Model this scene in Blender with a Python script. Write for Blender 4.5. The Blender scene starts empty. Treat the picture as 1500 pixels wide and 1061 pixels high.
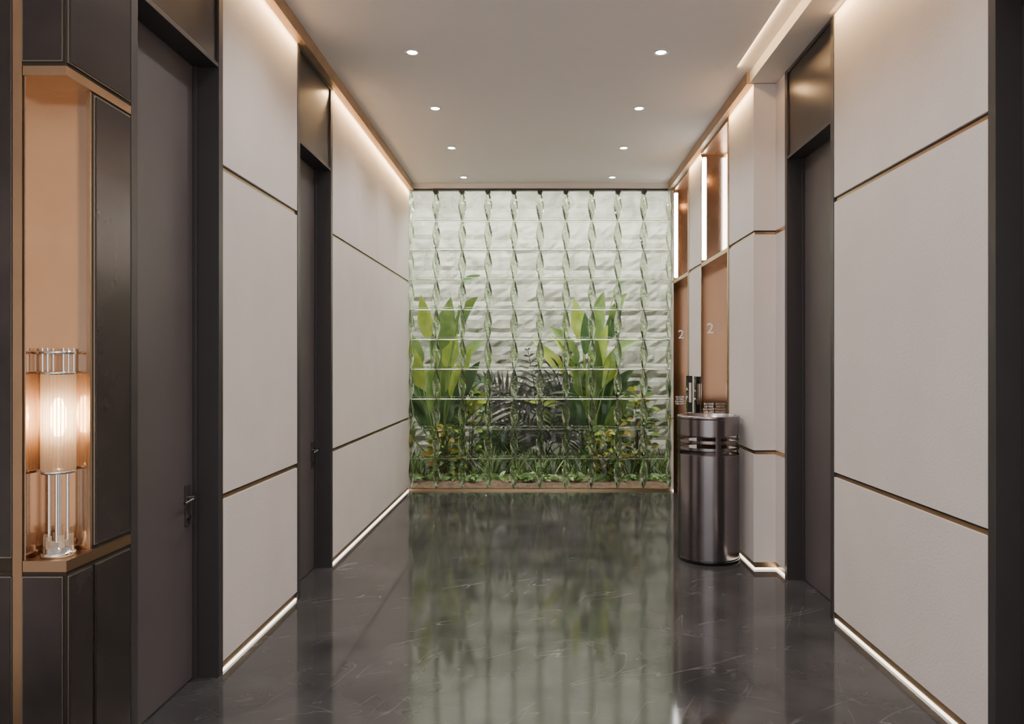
import bpy, math, random
from mathutils import Vector, Matrix
random.seed(7)
S=bpy.context.scene
COL=S.collection
# ---------------------------------------------------------------- materials
def nmat(name):
    m=bpy.data.materials.new(name); m.use_nodes=True
    nt=m.node_tree; b=nt.nodes['Principled BSDF']; return m,nt,b
def pmat(name,col,rough=.5,metal=0,noise=0,nscale=8,bump=0,bscale=60,emit=None,es=0,spec=.5,coat=0):
    m,nt,b=nmat(name)
    b.inputs['Base Color'].default_value=(*col,1); b.inputs['Roughness'].default_value=rough
    b.inputs['Metallic'].default_value=metal; b.inputs['Specular IOR Level'].default_value=spec
    b.inputs['Coat Weight'].default_value=coat
    tc=nt.nodes.new('ShaderNodeTexCoord')
    if noise>0:
        n=nt.nodes.new('ShaderNodeTexNoise'); n.inputs['Scale'].default_value=nscale; n.inputs['Detail'].default_value=6
        nt.links.new(tc.outputs['Object'],n.inputs['Vector'])
        r=nt.nodes.new('ShaderNodeMapRange'); r.inputs[1].default_value=.3; r.inputs[2].default_value=.7
        r.inputs[3].default_value=1-noise; r.inputs[4].default_value=1+noise
        nt.links.new(n.outputs['Fac'],r.inputs[0])
        v=nt.nodes.new('ShaderNodeVectorMath'); v.operation='SCALE'; v.inputs[0].default_value=col
        nt.links.new(r.outputs[0],v.inputs['Scale']); nt.links.new(v.outputs[0],b.inputs['Base Color'])
    if bump>0:
        n2=nt.nodes.new('ShaderNodeTexNoise'); n2.inputs['Scale'].default_value=bscale; n2.inputs['Detail'].default_value=4
        nt.links.new(tc.outputs['Object'],n2.inputs['Vector'])
        bp=nt.nodes.new('ShaderNodeBump'); bp.inputs['Strength'].default_value=bump; bp.inputs['Distance'].default_value=.01
        nt.links.new(n2.outputs['Fac'],bp.inputs['Height']); nt.links.new(bp.outputs['Normal'],b.inputs['Normal'])
    if emit:
        b.inputs['Emission Color'].default_value=(*emit,1); b.inputs['Emission Strength'].default_value=es
    return m
plaster=pmat('plaster',(.71,.655,.635),.75,noise=.03,nscale=3,bump=.12,bscale=90,spec=.25)
ceilm=pmat('ceiling_paint',(.84,.81,.80),.8,noise=.01,bump=.02)
bronze=pmat('bronze',(.50,.335,.205),.3,1,noise=.06)
bronze_mirror=pmat('bronze_mirror',(.47,.32,.225),.12,1,noise=.05,nscale=2)
niche_mirror=pmat('niche_mirror',(.60,.43,.31),.13,1,noise=.08,nscale=2)
bronze_dk=pmat('bronze_dark',(.065,.050,.041),.28,.7,noise=.15,nscale=4)
groove=pmat('groove_dark',(.05,.032,.02),.5,.3)
crownm=pmat('crown_wood',(.40,.27,.165),.45,.3,noise=.08)
creamm=pmat('soffit_cream',(.82,.76,.70),.6)
doorm=pmat('door_dark',(.10,.088,.090),.42,0,noise=.05,nscale=3,spec=.4)
framem=pmat('frame_dark',(.052,.046,.048),.4,.2,noise=.05)
panelm=pmat('cabinet_panel',(.05,.04,.038),.22,.35,noise=.35,nscale=3,bump=.05,bscale=12)
edgem=pmat('panel_edge',(.36,.33,.29),.3,1)
chrome=pmat('chrome',(.85,.82,.80),.08,1)
steel=pmat('bin_steel',(.26,.235,.245),.22,1,noise=.04)
darkin=pmat('dark_interior',(.03,.028,.028),.6)
blackm=pmat('black_gloss',(.012,.012,.013),.1)
whitep=pmat('glowing_white_print',(.7,.66,.62),.5,emit=(1,.95,.9),es=.3)  # unlit print given a faint glow so the glyphs read brighter
soil=pmat('soil',(.13,.08,.055),.95,noise=.5,nscale=20,bump=.8,bscale=40)
led_w=pmat('led_floor',(1,.95,.85),.5,emit=(1,.88,.72),es=4)
led_bar=pmat('led_bar',(1,1,1),.5,emit=(1,.97,.93),es=20)
led_dn=pmat('downlight_lens',(1,1,1),.5,emit=(1,.95,.88),es=25)
bulbm=pmat('bulb',(1,.9,.8),.5,emit=(1,.76,.48),es=40)
trimw=pmat('downlight_ring',(.75,.73,.71),.3,.3)
def leafm(n,c,c2=None):
    m,nt,b=nmat(n)
    b.inputs['Base Color'].default_value=(*c,1); b.inputs['Roughness'].default_value=.4
    tc=nt.nodes.new('ShaderNodeTexCoord'); no=nt.nodes.new('ShaderNodeTexNoise'); no.inputs['Scale'].default_value=6
    nt.links.new(tc.outputs['Object'],no.inputs['Vector'])
    cr=nt.nodes.new('ShaderNodeValToRGB'); cr.color_ramp.elements[0].position=.35; cr.color_ramp.elements[1].position=.65
    cr.color_ramp.elements[0].color=(*c,1); cr.color_ramp.elements[1].color=(*(c2 or tuple(x*1.5 for x in c)),1)
    nt.links.new(no.outputs['Fac'],cr.inputs[0]); nt.links.new(cr.outputs[0],b.inputs['Base Color'])
    tr=nt.nodes.new('ShaderNodeBsdfTranslucent'); nt.links.new(cr.outputs[0],tr.inputs['Color'])
    mx=nt.nodes.new('ShaderNodeMixShader'); mx.inputs[0].default_value=.3
    out=nt.nodes['Material Output']
    nt.links.new(b.outputs[0],mx.inputs[1]); nt.links.new(tr.outputs[0],mx.inputs[2]); nt.links.new(mx.outputs[0],out.inputs['Surface'])
    return m
lf1=leafm('leaf_lime',(.26,.36,.05),(.46,.54,.10))
lf2=leafm('leaf_green',(.10,.18,.04),(.19,.28,.07))
lf3=leafm('leaf_deep',(.035,.085,.03),(.07,.14,.045))
lf4=leafm('leaf_yellow',(.42,.38,.06),(.5,.28,.06))
lf5=leafm('leaf_dusky',(.035,.04,.036),(.075,.07,.067))
lf6=leafm('leaf_mint',(.25,.42,.16),(.5,.62,.36))
stemm=pmat('stem',(.14,.22,.05),.6)
trunkm=pmat('trunk',(.1,.07,.05),.8)

def glass_pane(name,tint,gloss,diff=0.0,refr=None):
    m,nt,b=nmat(name); nt.nodes.remove(b); out=nt.nodes['Material Output']
    if refr:
        t=nt.nodes.new('ShaderNodeBsdfRefraction'); t.inputs['IOR'].default_value=refr; t.inputs['Roughness'].default_value=0
    else: t=nt.nodes.new('ShaderNodeBsdfTransparent')
    t.inputs[0].default_value=(*tint,1)
    g=nt.nodes.new('ShaderNodeBsdfGlossy'); g.inputs['Roughness'].default_value=.04; g.inputs[0].default_value=(.9,.95,.9,1)
    f=nt.nodes.new('ShaderNodeFresnel'); f.inputs[0].default_value=gloss
    mx=nt.nodes.new('ShaderNodeMixShader'); nt.links.new(f.outputs[0],mx.inputs[0])
    nt.links.new(t.outputs[0],mx.inputs[1]); nt.links.new(g.outputs[0],mx.inputs[2])
    last=mx
    if diff>0:
        d=nt.nodes.new('ShaderNodeBsdfTranslucent'); d.inputs[0].default_value=(1,.88,.76,1)
        m2=nt.nodes.new('ShaderNodeMixShader'); m2.inputs[0].default_value=diff
        nt.links.new(mx.outputs[0],m2.inputs[1]); nt.links.new(d.outputs[0],m2.inputs[2]); last=m2
    nt.links.new(last.outputs[0],out.inputs['Surface']); return m
pane=glass_pane('glass_pane',(.91,.94,.87),1.4,0,1.045)
lampglass=glass_pane('lamp_glass',(1,.93,.86),1.5,.42)
m,nt,b=nmat('glass_rib'); b.inputs['Transmission Weight'].default_value=1; b.inputs['Roughness'].default_value=.02
b.inputs['IOR'].default_value=1.45; b.inputs['Base Color'].default_value=(.64,.73,.58,1); rib=m
def marble():
    m,nt,b=nmat('dark_marble'); L=nt.links
    tc=nt.nodes.new('ShaderNodeTexCoord')
    def noise(sc,det,dist,rot=None,scv=None):
        mp=nt.nodes.new('ShaderNodeMapping'); mp.vector_type='TEXTURE'
        if rot: mp.inputs['Rotation'].default_value=(0,0,rot)
        if scv: mp.inputs['Scale'].default_value=scv
        n=nt.nodes.new('ShaderNodeTexNoise'); n.inputs['Scale'].default_value=sc; n.inputs['Detail'].default_value=det
        n.inputs['Distortion'].default_value=dist
        L.new(tc.outputs['Object'],mp.inputs[0]); L.new(mp.outputs[0],n.inputs['Vector']); return n
    def M(op,a,bb=None,clamp=False):
        x=nt.nodes.new('ShaderNodeMath'); x.operation=op; x.use_clamp=clamp
        for i,v in enumerate((a,bb)):
            if v is None: continue
            if isinstance(v,(int,float)): x.inputs[i].default_value=v
            else: L.new(v,x.inputs[i])
        return x.outputs[0]
    def vein(n,w,strength,mask):
        a=M('ABSOLUTE',M('SUBTRACT',n.outputs['Fac'],.5))
        v=M('SUBTRACT',1,M('DIVIDE',a,w),True)
        mk=M('MULTIPLY',M('SUBTRACT',mask.outputs['Fac'],.50),5,True)
        return M('MULTIPLY',M('MULTIPLY',v,mk),strength)
    n1=noise(5,2,0,.45,(5,.9,1)); n2=noise(6,2,0,-.35,(4,.8,1)); n3=noise(5,2,0,1.2,(5,.9,1))
    mk1=noise(2.5,2,0); mk2=noise(3.7,2,0,1.2); mk3=noise(2.9,2,0,2.2)
    v=M('ADD',M('ADD',vein(n1,.008,.11,mk1),vein(n2,.008,.06,mk2)),vein(n3,.007,.07,mk3))
    cl=noise(2.2,8,.3)
    r=nt.nodes.new('ShaderNodeMapRange'); r.inputs[1].default_value=.3; r.inputs[2].default_value=.7; r.inputs[3].default_value=.032; r.inputs[4].default_value=.070
    L.new(cl.outputs['Fac'],r.inputs[0])
    tot=M('ADD',r.outputs[0],v)
    cc=nt.nodes.new('ShaderNodeCombineColor'); L.new(tot,cc.inputs[0]); L.new(M('MULTIPLY',tot,.965),cc.inputs[1]); L.new(M('MULTIPLY',tot,.99),cc.inputs[2])
    L.new(cc.outputs[0],b.inputs['Base Color']); b.inputs['Roughness'].default_value=.075; b.inputs['Specular IOR Level'].default_value=.45
    return m
floorm=marble()
def stone():
    m,nt,b=nmat('garden_stone'); L=nt.links
    tc=nt.nodes.new('ShaderNodeTexCoord'); n=nt.nodes.new('ShaderNodeTexNoise'); n.inputs['Scale'].default_value=3; n.inputs['Detail'].default_value=10; n.inputs['Distortion'].default_value=1.2
    L.new(tc.outputs['Object'],n.inputs['Vector'])
    cr=nt.nodes.new('ShaderNodeValToRGB'); e=cr.color_ramp.elements
    e[0].position=.35; e[0].color=(.21,.213,.18,1); e[1].position=.65; e[1].color=(.39,.385,.34,1)
    L.new(n.outputs['Fac'],cr.inputs[0]); L.new(cr.outputs[0],b.inputs['Base Color']); b.inputs['Roughness'].default_value=.7
    bp=nt.nodes.new('ShaderNodeBump'); bp.inputs['Strength'].default_value=.35; bp.inputs['Distance'].default_value=.015
    L.new(n.outputs['Fac'],bp.inputs['Height']); L.new(bp.outputs[0],b.inputs['Normal'])
    return m
stonem=stone()
# ---------------------------------------------------------------- mesh builder
class MB:
    def __init__(s): s.v=[];s.f=[];s.m=[];s.sm=[];s.mats=[]
    def mi(s,m):
        if m not in s.mats: s.mats.append(m)
        return s.mats.index(m)
    def add(s,vs,fs,mat,smooth=False):
        o=len(s.v); s.v+= [tuple(v) for v in vs]; k=s.mi(mat)
        for f in fs: s.f.append([i+o for i in f]); s.m.append(k); s.sm.append(smooth)
    def box(s,x0,x1,y0,y1,z0,z1,mat):
        x0,x1=sorted((x0,x1));y0,y1=sorted((y0,y1));z0,z1=sorted((z0,z1))
        s.add([(x0,y0,z0),(x1,y0,z0),(x1,y1,z0),(x0,y1,z0),(x0,y0,z1),(x1,y0,z1),(x1,y1,z1),(x0,y1,z1)],
         [(0,3,2,1),(4,5,6,7),(0,1,5,4),(1,2,6,5),(2,3,7,6),(3,0,4,7)],mat)
    def rod(s,p0,p1,r,mat,seg=12,r1=None,caps=True):
        p0=Vector(p0);p1=Vector(p1); d=(p1-p0).normalized(); r1=r if r1 is None else r1
        a=d.orthogonal().normalized(); c=d.cross(a)
        vs=[];
        for p,rr in((p0,r),(p1,r1)):
            for i in range(seg):
                t=2*math.pi*i/seg; vs.append(p+a*rr*math.cos(t)+c*rr*math.sin(t))
        s.add(vs,[(i,(i+1)%seg,seg+(i+1)%seg,seg+i) for i in range(seg)],mat,True)
        if caps: s.add(vs,[tuple(range(seg))[::-1],tuple(range(seg,2*seg))],mat)
    def lathe(s,cx,cy,prof,mat,seg=48,skip=None):
        vs=[]; n=len(prof)
        for (r,z) in prof:
            for i in range(seg):
                t=2*math.pi*i/seg; vs.append((cx+r*math.cos(t),cy+r*math.sin(t),z))
        fs=[]
        for j in range(n-1):
            for i in range(seg):
                if skip and skip(j,i): continue
                fs.append((j*seg+i,j*seg+(i+1)%seg,(j+1)*seg+(i+1)%seg,(j+1)*seg+i))
        s.add(vs,fs,mat,True)
    def leaf(s,base,d,L,W,droop,mat,face=None,n=7,fold=.15):
        d=Vector(d).normalized(); p=Vector(base); face=Vector(face) if face else Vector((random.uniform(-.5,.5),-1,random.uniform(.0,.6)))
        vs=[];fs=[]
        for i in range(n+1):
            t=i/n; w=W*.5*(math.sin(math.pi*min(1,t**.75))**.8 if 0<t<1 else 0.02)
            sd=d.cross(face).normalized(); up=sd.cross(d).normalized()
            vs+=[p-sd*w+up*w*fold,p.copy(),p+sd*w+up*w*fold]
            if i<n: fs+=[(3*i,3*i+1,3*i+4,3*i+3),(3*i+1,3*i+2,3*i+5,3*i+4)]
            p=p+d*(L/n); d=(d+Vector((0,0,-droop/n))+Vector((d.x,d.y,0))*droop*.3/n).normalized()
        s.add(vs,fs,mat,True)
    def obj(s,name,bevel=0,parent=None,origin=None,ymax=None):
        if ymax: s.v=[(v[0],min(v[1],ymax),v[2]) for v in s.v]
        me=bpy.data.meshes.new(name)
        xs=[v[0] for v in s.v];ys=[v[1] for v in s.v];zs=[v[2] for v in s.v]
        o=Vector(origin) if origin else Vector(((min(xs)+max(xs))/2,(min(ys)+max(ys))/2,min(zs)))
        me.from_pydata([tuple(Vector(v)-o) for v in s.v],[],s.f)
        for m in s.mats: me.materials.append(m)
        for p,k,sm in zip(me.polygons,s.m,s.sm): p.material_index=k; p.use_smooth=sm
        me.update(); ob=bpy.data.objects.new(name,me); ob.location=o; COL.objects.link(ob)
        if bevel:
            bv=ob.modifiers.new('bevel','BEVEL'); bv.width=bevel; bv.segments=2; bv.limit_method='ANGLE'
        if parent: ob.parent=parent; ob.matrix_parent_inverse=Matrix.Translation(-parent.location)
        return ob
CZ=3.61; CRZ=3.525
XL=-1.535; XR=1.55; XN=1.71
YE=8.40; YBK=-1.2
# ---------------------------------------------------------------- shell
b=MB(); b.box(-2.6,2.6,YBK,YE+.10,-.1,0,floorm); b.obj('floor',origin=(0,0,0))
b=MB(); b.box(-2.6,2.6,YBK,YE+.05,CZ,CZ+.1,ceilm); b.obj('ceiling')
def rail(b,x0,x1,y0,y1,z):
    b.box(x0,x1,y0,y1,z,z+.018,bronze)
    if x0<0: b.box(x0,x1-.004,y0,y1,z+.018,z+.030,groove)
    else: b.box(x0+.004,x1,y0+.002,y1,z+.018,z+.030,groove)
def seg(b,x0,x1,y0,y1,splits=None,top=CRZ):
    i=.008
    b.box(x0,x1,y0,y1,.055,.837,plaster); b.box(x0,x1,y0,y1,.867,2.433,plaster)
    ys=[y0]+(splits or [])+[y1]
    for k in range(len(ys)-1):
        b.box(x0,x1,ys[k]+(.003 if k else 0),ys[k+1]-(.003 if k<len(ys)-2 else 0),2.463,top,plaster)
    sx0,sx1=(x0,x1-i) if x0<0 else (x0+i,x1)
    y0b=y0+.004
    for z0 in(.837,2.433): rail(b,sx0,sx1,y0b,y1-.001,z0)
    b.box(sx0,sx1,y0b,y1-.001,.014,.055,bronze)
    if x0<0: b.box(x0,x1-.004,y0b,y1-.001,.001,.014,led_w)
    else: b.box(x0+.004,x1,y0b-.003,y1-.001,.001,.014,led_w)
b=MB(); seg(b,XL-.15,XL,3.466,4.53); seg(b,XL-.15,XL,5.30,YE,[6.01,6.77,7.64]); b.obj('wall_left')
b=MB(); b.box(-2.6,-2.45,YBK,2.70,0,CZ,plaster); b.obj('wall_left_lobby')
b=MB()
seg(b,XR,XR+.3,5.2,5.87); b.box(XN,XN+.14,5.0,5.2,.055,CRZ,plaster)
b.box(XN+.004,XN+.14,5.0,5.2,.001,.014,led_w); b.box(XN+.01,XN+.14,5.0,5.2,.014,.055,bronze)
for z in(.837,2.433): b.box(XN-.001,XN+.14,5.003,5.2,z,z+.03,bronze)
seg(b,XR,XR+.3,6.88,7.45); seg(b,XR,XR+.3,8.30,YE)
b.obj('wall_right')
b=MB(); seg(b,XN,XN+.15,2.733,4.166); seg(b,XN,XN+.15,YBK,1.9); b.obj('wall_right_lobby')
b=MB(); b.box(XL-.15,XL+.05,2.69,YE,CRZ,CZ,crownm); b.obj('trim_1')
b=MB(); b.box(XR-.05,XR+.3,5.2,YE,CRZ,CZ,crownm); b.obj('trim_2')
b=MB(); b.box(XR-.03,XN+.2,YBK,5.199,CRZ+.005,CZ,creamm); b.obj('trim_soffit_right')
# ---------------------------------------------------------------- doors
def door(name,X,s,y0,y1,handle=True):
    b=MB(); fw=.045
    for a,c in((y0,y0+fw),(y1-fw,y1)): b.box(X-s*.004,X+s*.16,a,c,0,CRZ,framem)
    b.box(X+s*.008,X+s*.16,y0+fw,y1-fw,2.93,CRZ,bronze_dk)
    b.box(X-s*.002,X+s*.16,y0+fw,y1-fw,2.91,2.93,framem)
    b.box(X-s*.002,X+s*.16,y0+fw,y1-fw,CRZ-.02,CRZ,framem)
    b.box(X+s*.115,X+s*.16,y0+fw+.004,y1-fw-.004,.006,2.91,doorm)
    b.box(X+s*.095,X+s*.115,y1-fw-.02,y1-fw,0,2.91,framem)
    if handle:
        xh=X+s*.115; yh=y1-fw-.07; zh=.87
        b.box(xh-s*.008,xh,yh-.022,yh+.022,zh-.13,zh+.06,framem)
        b.rod((xh,yh,zh),(xh-s*.05,yh,zh),.011,steel)
        b.rod((xh-s*.05,yh+.008,zh),(xh-s*.055,yh-.06,zh+.004),.009,steel)
        b.rod((xh-s*.055,yh-.06,zh+.004),(xh-s*.05,yh-.12,zh-.004),.009,steel,r1=.007)
        b.rod((xh,yh,zh-.09),(xh-s*.016,yh,zh-.09),.013,steel)
    return b.obj(name,bevel=.0015)
door('door_1',XL,-1,2.685,3.464)
door('door_2',XL,-1,4.532,5.298)
door('door_3',XN,1,4.168,4.998,False)
door('door_4',XN,1,1.902,2.731,False)
# ---------------------------------------------------------------- elevators
def elevator(name,y0,y1):
    root=bpy.data.objects.new(name,None); root.location=(XR+.1,(y0+y1)/2,0); COL.objects.link(root)
    b=MB(); D=.12
    b.box(XR-.006,XR+D,y1-.02,y1-.001,0,CRZ,bronze_mirror)
    b.box(XR-.006,XR+D,y0+.001,y0+.04,0,CRZ,bronze)
    b.box(XR-.003,XR+D,y0+.04,y1-.02,2.42,2.455,bronze)
    b.box(XR-.003,XR+D,y0+.04,y1-.02,CRZ-.03,CRZ,bronze)
    b.obj('portal_frame',parent=root)
    b=MB(); ym=(y0+y1)/2
    b.box(XR+D,XR+D+.03,y0+.002,ym-.002,.004,2.42,bronze_mirror); b.box(XR+D,XR+D+.03,ym+.002,y1-.002,.004,2.42,bronze_mirror)
    b.obj('door_leaves',parent=root)
    b=MB(); b.box(XR+D,XR+D+.03,y0+.002,y1-.002,2.455,CRZ,bronze_mirror); 
    b.box(XR+D+.03,XR+.3,y0+.002,y1-.002,0,CRZ,darkin); b.obj('transom_panel',parent=root)
    b=MB(); b.box(XR+.004,XR+.036,y1-.045,y1-.021,2.49,3.46,led_bar); b.box(XR+.0,XR+.04,y1-.024,y1-.02,2.47,3.48,chrome); b.obj('led_light_bar',parent=root)
    def txt(t,size,x,z):
        c=bpy.data.curves.new('sign_text','FONT'); c.body=t; c.size=size; c.extrude=.0008; c.align_x='CENTER'
        o=bpy.data.objects.new('sign_text',c); c.materials.append(whitep); COL.objects.link(o)
        o.location=(x,y1-.0212,z); o.rotation_euler=(math.pi/2,0,0); o.parent=root; o.matrix_parent_inverse=Matrix.Translation(-root.location)
    txt('2',.14,XR+.078,1.785); txt('IN CASE\nOF FIRE\nDO NOT\nUSE LIFT',.026,XR+.065,1.10)
elevator('elevator',5.871,6.879); elevator('elevator',7.451,8.299)
b=MB(); 
for yy in(6.96,7.34):
    b.box(XR-.045,XR,yy-.05,yy+.05,1.0,1.37,blackm)
    b.box(XR-.047,XR-.045,yy-.012,yy+.012,1.02,1.34,chrome)
    for z in(1.14,1.22): b.rod((XR-.046,yy,z),(XR-.053,yy,z),.018,chrome)
    b.box(XR-.036,XR-.010,yy-.052,yy-.050,1.10,1.30,chrome)
b.obj('elevator_call_panel',bevel=.001)
# ---------------------------------------------------------------- trash bin
bx,by,R=1.296,5.52,.232
b=MB()
zz=[.03,.05,.79,.81,.845,.865,.90,.92,.955,1.075]
prof=[(R,z) for z in zz]
def skip(j,i): return j in(3,5,7) and (i%18)>1
b.lathe(bx,by,prof,steel,72,skip)
b.lathe(bx,by,[(R,1.075),(R+.004,1.08),(R+.004,1.096),(R-.002,1.10),(R-.03,1.10),(R-.035,1.07),(0.02,1.065),(0,1.065)],steel,72)
b.lathe(bx,by,[(R-.004,.955),(R-.004,1.07)],steel,72)
b.lathe(bx,by,[(0,.785),(R-.004,.785),(R-.004,.03)],steel,72)
b.lathe(bx,by,[(R-.012,.0),(R+.002,.0),(R+.004,.03),(R-.001,.035)],blackm,72)
b.obj('trash_bin')
# ---------------------------------------------------------------- cabinet with niche (left foreground)
YF=2.32; YB=2.68
b=MB(); NX=-1.67; NYB=2.457
b.box(-2.44,XL,YF,YB,0,.825,bronze_dk)
b.box(-2.44,NX,YF+.003,YB,.825,2.46,bronze_dk)
b.box(NX,XL,NYB,YB,.86,2.43,bronze_dk)
b.box(-2.44,XL,YF,YB,2.46,CZ,bronze_dk)
b.box(NX,XL+.006,YF-.006,YB,.825,.86,bronze); b.box(NX,XL+.006,YF-.006,YB,2.43,2.46,bronze)
b.box(NX,XL-.001,NYB-.004,NYB,.86,2.43,niche_mirror); b.box(NX,NX+.004,YF+.002,NYB-.004,.86,2.43,niche_mirror)
b.box(XL-.014,XL-.001,NYB-.010,NYB-.004,.861,2.43,bronze)
def fpF(x0,x1,z0,z1):
    b.box(x0,x1,YF-.006,YF,z0,z1,edgem); b.box(x0+.004,x1-.004,YF-.009,YF-.005,z0+.004,z1-.004,panelm)
def fpS(y0,y1,z0,z1):
    b.box(XL,XL+.006,y0,y1,z0,z1,edgem); b.box(XL+.005,XL+.009,y0+.005,y1-.005,z0+.005,z1-.005,panelm)
fpF(-1.672,XL-.006,.02,.81); fpF(-2.2,-1.706,.02,.81); fpF(-2.2,-1.706,.87,3.58); fpF(-1.672,XL-.006,2.475,3.58)
fpS(YF+.006,2.45,.02,.81); fpS(2.462,YB-.004,.02,.81); fpS(2.462,YB-.004,.875,2.42); fpS(YF+.006,YB-.004,2.475,3.58)
b.box(-1.704,-1.674,YF-.004,YF+.004,0,CZ,bronze)
b.obj('display_niche_cabinet')
# ---------------------------------------------------------------- crystal lamp
lx,ly=-1.602,2.385; z0=.861
b=MB()
b.lathe(lx,ly,[(0,z0),(.05,z0),(.05,z0+.012),(.044,z0+.014),(.044,z0+.03),(.030,z0+.032),(.030,z0+.05),(0,z0+.05)],chrome,32)
for k in range(6):
    t=k*math.pi/3+.3; b.rod((lx+.036*math.cos(t),ly+.036*math.sin(t),z0+.014),(lx+.036*math.cos(t),ly+.036*math.sin(t),z0+.07),.008,lampglass,8)
for k in range(4):
    t=k*math.pi/2+.4; x,y=lx+.026*math.cos(t),ly+.026*math.sin(t)
    b.rod((x,y,z0+.05),(x,y,1.14),.0048,chrome,8)
b.rod((lx,ly,z0+.05),(lx,ly,1.14),.007,chrome,12)
for z in(1.135,1.462,1.53): b.lathe(lx,ly,[(.034,z),(.050,z),(.050,z+.009),(.034,z+.009),(.034,z)],chrome,32)
for k in range(6):
    t=k*math.pi/3+.4; x,y=lx+.044*math.cos(t),ly+.044*math.sin(t); b.rod((x,y,1.465),(x,y,1.55),.004,chrome,8)
N=26
for k in range(N):
    t=2*math.pi*k/N; x,y=lx+.045*math.cos(t),ly+.045*math.sin(t)
    b.rod((x,y,1.145),(x,y,1.462),.0056,lampglass,8)
b.lathe(lx,ly,[(0,1.25),(.012,1.26),(.022,1.29),(.022,1.35),(.010,1.38),(0,1.385)],bulbm,16)
b.rod((lx,ly,1.15),(lx,ly,1.27),.008,chrome)
b.obj('crystal_table_lamp')
# ---------------------------------------------------------------- downlights
dl=[(x,y) for y in(8.13,7.02,5.93,4.86,3.77,2.68,1.6,.5,-.6) for x in(-.866,.82)]
for x,y in dl:
    b=MB(); b.lathe(x,y,[(.052,CZ),(.052,CZ-.004),(.036,CZ-.007),(.034,CZ-.001)],trimw,24)
    b.lathe(x,y,[(.034,CZ-.002),(0,CZ-.002)],led_dn,24)
    b.obj('downlight')
    l=bpy.data.lights.new('downlight_lamp','SPOT'); l.energy=48; l.spot_size=math.radians(130); l.spot_blend=.8; l.color=(1,.95,.91); l.shadow_soft_size=.04
    o=bpy.data.objects.new('downlight_lamp',l); o.location=(x,y,CZ-.02); COL.objects.link(o)
# ---------------------------------------------------------------- glass partition
GY=8.46; gx0,gx1=-1.530,1.530; gz0,gz1=.02,3.53; NC,NR=10,10
cw=(gx1-gx0)/NC; rh=(gz1-gz0)/NR
root=bpy.data.objects.new('glass_block_partition',None); root.location=(0,GY,0); COL.objects.link(root)
b=MB(); K=12
for c in range(NC):
    for r in range(NR):
        x0=gx0+c*cw; zb=gz0+r*rh; vs=[];fs=[]
        for j in range(K+1):
            for i in range(K+1):
                u=i/K*2-1; v=j/K*2-1
                vs.append((x0+cw*i/K,GY-.045*(1-u*u)*(1-v*v*.6)-.005*math.sin(u*2.5+v*1.5),zb+rh*j/K))
        for j in range(K):
            for i in range(K): a=j*(K+1)+i; fs.append((a,a+1,a+K+2,a+K+1))
        b.add(vs,fs,pane,True)
b.obj('block_panes',parent=root)
b=MB(); M_=12
for c in range(NC+1):
    x=gx0+c*cw; vs=[];fs=[]
    n=NR*M_
    for k in range(n+1):
        z=gz0+(gz1-gz0)*k/n; ph=(k%M_)/M_; w=.010+.038*math.sin(math.pi*ph); d=.022+.07*math.sin(math.pi*ph)
        sh=.014*math.sin(2*math.pi*ph)
        vs+=[(x-w,GY,z),(x+sh,GY-d,z),(x+w,GY,z),(x+sh,GY+d*.4,z)]
    if c==0: vs=[(max(v[0],gx0-.003),v[1],v[2]) for v in vs]
    if c==NC: vs=[(min(v[0],gx1+.003),v[1],v[2]) for v in vs]
    for k in range(n):
        for q in range(4): a=4*k+q; bb=4*k+(q+1)%4; fs.append((a,bb,bb+4,a+4))
    fs+= [(3,2,1,0),(4*n,4*n+1,4*n+2,4*n+3)]
    b.add(vs,fs,rib,False)
b.obj('vertical_ribs',parent=root)
b=MB()
for r in range(1,NR):
    z=gz0+r*rh
    b.rod((gx0,GY,z),(gx1,GY,z),.008,rib if r not in(3,4,5,6,8) else chrome,8)
    b.rod((gx0,GY-.004,z+.03),(gx1,GY-.004,z+.03),.005,rib,6)
b.obj('horizontal_rods',parent=root)
b=MB()
b.box(gx0,gx1,GY-.05,GY+.04,0,.02,bronze); b.box(gx0,gx1,GY-.03,GY+.03,3.53,3.55,framem)
for c in range(1,NC): 
    x=gx0+c*cw; b.box(x-.03,x+.03,GY-.055,GY+.02,3.50,3.53,framem); b.box(x-.015,x+.015,GY-.055,GY,3.48,3.50,framem)
b.obj('partition_frame',parent=root)
b=MB(); b.box(-2.6,2.6,YE+.001,8.56,3.552,3.75,creamm); b.box(-2.6,gx0-.005,YE+.001,8.56,0,3.55,plaster); b.box(gx1+.005,2.6,YE+.001,8.56,0,3.55,plaster); b.obj('wall_back')
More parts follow.
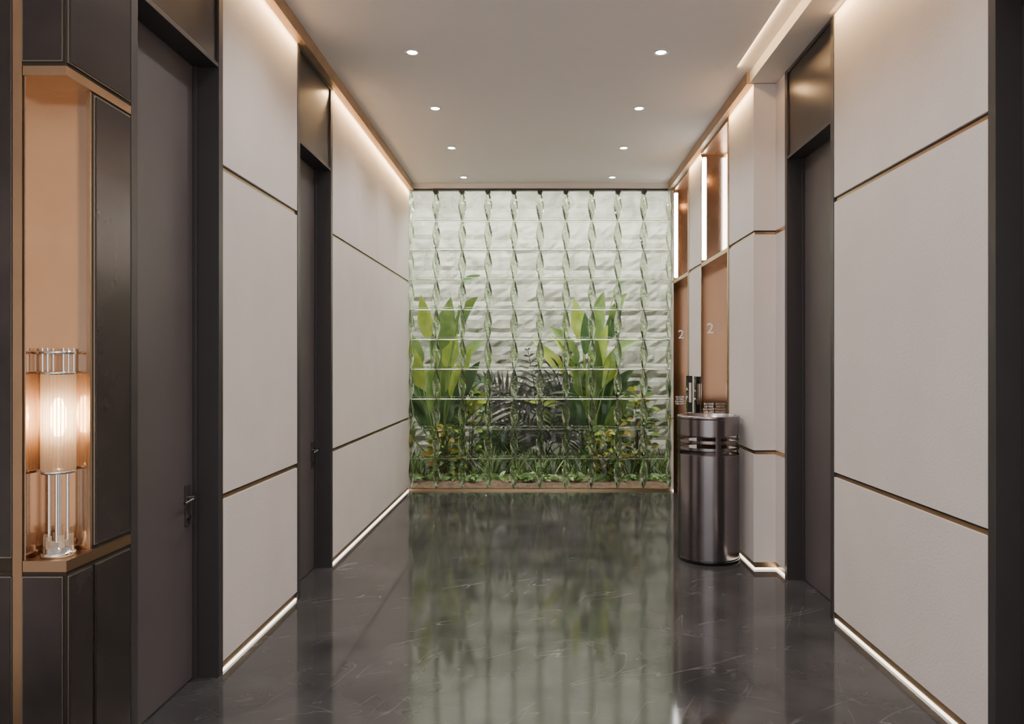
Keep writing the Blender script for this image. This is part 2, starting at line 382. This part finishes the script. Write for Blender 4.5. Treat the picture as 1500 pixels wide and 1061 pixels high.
# ---------------------------------------------------------------- garden
b=MB()
vs=[];fs=[];NX_,NY_=40,14
for j in range(NY_+1):
    for i in range(NX_+1):
        e=min(1,j/1.5); vs.append((-2.38+4.76*i/NX_,8.58+1.38*j/NY_,.0+e*(.05+random.uniform(-.02,.02))))
for j in range(NY_):
    for i in range(NX_): a=j*(NX_+1)+i; fs.append((a,a+1,a+NX_+2,a+NX_+1))
b.add(vs,fs,soil,True); b.obj('garden_bed')
b=MB(); b.box(-2.4,2.4,10.02,10.2,-.1,3.9,stonem)
z=0; Hc=.215
while z<3.85:
    x=-2.4-random.uniform(0,.4)
    while x<2.4:
        w=random.uniform(.35,.75); xa=max(x,-2.4)+.001; xb=min(x+w,2.4)-.001
        if xb-xa>.03:
            d0=random.uniform(.008,.026); nx=8; nz=4; vs=[];fs=[]
            for j in range(nz+1):
                for i in range(nx+1):
                    edge=(i in(0,nx) or j in(0,nz)); dd=.0 if edge else d0+random.uniform(-.010,.014)
                    vs.append((xa+(xb-xa)*i/nx,10.02-dd-.004,z+.001+(Hc-.002)*j/nz))
            for j in range(nz):
                for i in range(nx): a=j*(nx+1)+i; fs.append((a,a+1,a+nx+2,a+nx+1))
            b.add(vs,fs,stonem,False)
        x+=w
    z+=Hc
b.obj('wall_garden')
b=MB(); b.box(-2.5,-2.4,8.57,10.2,0,3.9,stonem); b.box(2.4,2.5,8.57,10.2,0,3.9,stonem); b.obj('wall_garden_side')
b=MB(); b.box(-2.5,2.5,8.57,10.2,3.9,3.98,ceilm); b.obj('ceiling_garden')
BAN=[(-.12,1.80,-.12,.58,.18,lf1),(.05,1.70,.12,.68,.22,lf2),(.22,1.85,.30,.55,.17,lf3),(.30,2.42,.75,.28,.10,lf3),(.24,2.0,.45,.42,.14,lf2),
 (-.28,1.3,-.65,.66,.16,lf1),(-.15,1.2,-.28,.78,.22,lf1),(.0,1.0,0.05,.85,.26,lf2),(.17,1.1,.25,.72,.22,lf1),(.28,1.45,.55,.5,.18,lf2),
 (-.36,.95,-1.0,.56,.14,lf1),(.08,.65,.2,.75,.25,lf3),(-.1,.6,-.2,.7,.24,lf3),(.28,.85,.8,.5,.18,lf1),(-.18,1.5,-.4,.62,.18,lf2),(.12,1.35,.1,.6,.20,lf1),(-.05,.8,-.1,.7,.22,lf2),(.2,.6,.45,.6,.2,lf2),(-.25,.5,-.5,.6,.2,lf2),(.3,1.1,.9,.45,.14,lf3),(-.05,1.55,0,.55,.17,lf3),(-.22,.75,-.45,.65,.2,lf3),(.22,.95,.4,.65,.2,lf3)]
def banana(x,y):
    b=MB()
    for k,(dx,zt,an,L,W,mt) in enumerate(BAN):
        dx+=random.uniform(-.03,.03); zt+=random.uniform(-.06,.06); yo=random.uniform(-.2,.2)
        base=Vector((x+dx*.2,y+yo*.3,.06)); top=Vector((x+dx,y+yo,zt)); mid=(base+top)/2+Vector((-dx*.25,0,0))
        b.rod(base,mid,.016,stemm,7,.012); b.rod(mid,top,.012,stemm,7,.007)
        b.leaf(top,(math.sin(an),random.uniform(-.15,.15),math.cos(an)),L,W,random.uniform(.3,1.0),mt,face=(random.uniform(-.8,.8),-1,random.uniform(0,.5)),n=10,fold=.35)
    return b.obj('banana_plant')
banana(-1.30,9.22); banana(.64,9.22)
def shrub(x,y,z0,h,w,ms,n=190,name='croton_shrub'):
    b=MB()
    for k in range(9):
        t=random.uniform(0,6.28); rr=random.uniform(.2,1)*w*.7
        b.rod((x,y,z0-.01),(x+rr*math.cos(t),y+rr*.6*math.sin(t),z0+h*random.uniform(.5,.9)),.007,trunkm,5,.003)
    for k in range(n):
        t=random.uniform(0,6.28); u=random.uniform(.1,1); rr=w*math.sin(math.pi*min(.95,u*.75+.15))*random.uniform(.3,1)
        p=Vector((x+rr*math.cos(t),y+rr*.7*math.sin(t),z0+h*u))
        d=Vector((math.cos(t),math.sin(t),random.uniform(.1,1)))
        b.leaf(p,d,random.uniform(.09,.16),random.uniform(.04,.06),1,random.choice(ms),n=4)
    return b.obj(name)
for x,y,h,w in((-.88,9.1,1.1,.19),(-1.18,8.95,.62,.17),(.80,8.95,.62,.17),(1.24,9.15,1.1,.2)):
    shrub(x,y,.07,h,w,[lf2,lf3,lf1,lf3,lf4] )
def palm(x,y,H,n=15,m=lf5,spread=1):
    b=MB(); b.rod((x,y,.06),(x,y,.35*H),.03,trunkm,8,.02)
    for k in range(n):
        t=2*math.pi*k/n+random.uniform(-.2,.2); p=Vector((x,y,.3*H)); d=Vector((math.cos(t)*.5,math.sin(t)*.2,random.uniform(.6,1.7))).normalized()
        L=H*random.uniform(.65,.9); q=14
        for i in range(q):
            p2=p+d*L/q; b.rod(p,p2,.006,m,4,caps=False)
            if i>2:
                sd=d.cross(Vector((0,-1,.2))).normalized(); ll=L*.28*math.sin(math.pi*(i/q)**.8+.15)
                for sg in(-1,1): b.leaf(p2,d*.8+sd*sg,max(.04,abs(ll)),.030,.8,m,n=3)
            p=p2; d=(d+Vector((math.cos(t)*.05*spread,0,-.085))).normalized()
    return b.obj('areca_palm',ymax=9.93)
palm(-.04,9.38,1.55,15); palm(.08,9.15,.95,12)
palm(-.45,9.4,.7,10,lf3)
b=MB()
for k in range(150):
    x=random.uniform(-1.8,1.75); y=random.uniform(8.95,9.7); h=random.uniform(.18,.42)
    for q in range(9):
        b.leaf((x+random.uniform(-.03,.03),y+random.uniform(-.03,.03),.05),(random.uniform(-.5,.5),random.uniform(-.4,.4),1),h*random.uniform(.7,1.2),.014,.7,random.choice([lf2,lf3,lf6]),n=4)
b.obj('border_grass')
b=MB()
for k in range(34):
    x=-1.72+k*.104+random.uniform(-.03,.03); y=random.uniform(8.78,8.9)
    for q in range(15):
        t=random.uniform(0,6.28); b.leaf((x,y,.06),(math.cos(t),math.sin(t)*.6,random.uniform(.3,1.3)),random.uniform(.10,.18),.045,1.4,random.choice([lf6,lf6,lf2]),n=4)
b.obj('hosta_border')
# ---------------------------------------------------------------- lights
def area(name,loc,dirv,sx,sy,e,col):
    l=bpy.data.lights.new(name,'AREA'); l.shape='RECTANGLE'; l.size=sx; l.size_y=sy; l.energy=e; l.color=col
    o=bpy.data.objects.new(name,l); o.location=loc; COL.objects.link(o)
    z=-Vector(dirv).normalized(); y=Vector((0,1,0)) if abs(z.y)<.9 else Vector((1,0,0)); x=y.cross(z).normalized(); y=z.cross(x)
    o.rotation_euler=Matrix((x,y,z)).transposed().to_euler(); return o
warm=(1,.62,.29)
area('cove_light_left_1',(XL+.045,4.0,CRZ-.012),(-.5,0,-1),.02,1.06,6,warm)
area('cove_light_left_2',(XL+.045,6.85,CRZ-.012),(-.5,0,-1),.02,3.1,18,warm)
area('cove_light_right_1',(XR-.045,5.54,CRZ-.012),(.5,0,-1),.02,.66,4,warm)
area('cove_light_right_2',(XR-.045,7.16,CRZ-.012),(.5,0,-1),.02,.55,3,warm)
area('cove_light_right_3',(XN-.05,3.45,CRZ-.004),(.5,0,-1),.02,1.4,9,warm)
area('soffit_cove_light',(XR-.15,3.4,CZ-.008),(1,0,-.35),.02,3.4,7,warm)
area('garden_fill_light',(0,9.0,3.86),(0,0.45,-1),4.4,.6,390,(1,.99,.94))  # area light added below the solid garden ceiling to brighten stone and plants
l=bpy.data.lights.new('lamp_glow','POINT'); l.energy=5; l.color=(1,.60,.33); l.shadow_soft_size=.026
o=bpy.data.objects.new('lamp_glow',l); o.location=(lx,ly,1.32); COL.objects.link(o)
w=bpy.data.worlds.new('world'); S.world=w; w.use_nodes=True
w.node_tree.nodes['Background'].inputs[0].default_value=(1,.965,.94,1); w.node_tree.nodes['Background'].inputs[1].default_value=1.7
# ---------------------------------------------------------------- camera
c=bpy.data.cameras.new('camera'); c.sensor_width=36; c.lens=1050/1500*36; c.shift_x=-41/1500; c.shift_y=1.5/1500; c.clip_start=.05
o=bpy.data.objects.new('camera',c); o.location=(0,0,1.5); o.rotation_euler=(math.pi/2,0,0); COL.objects.link(o); S.camera=o
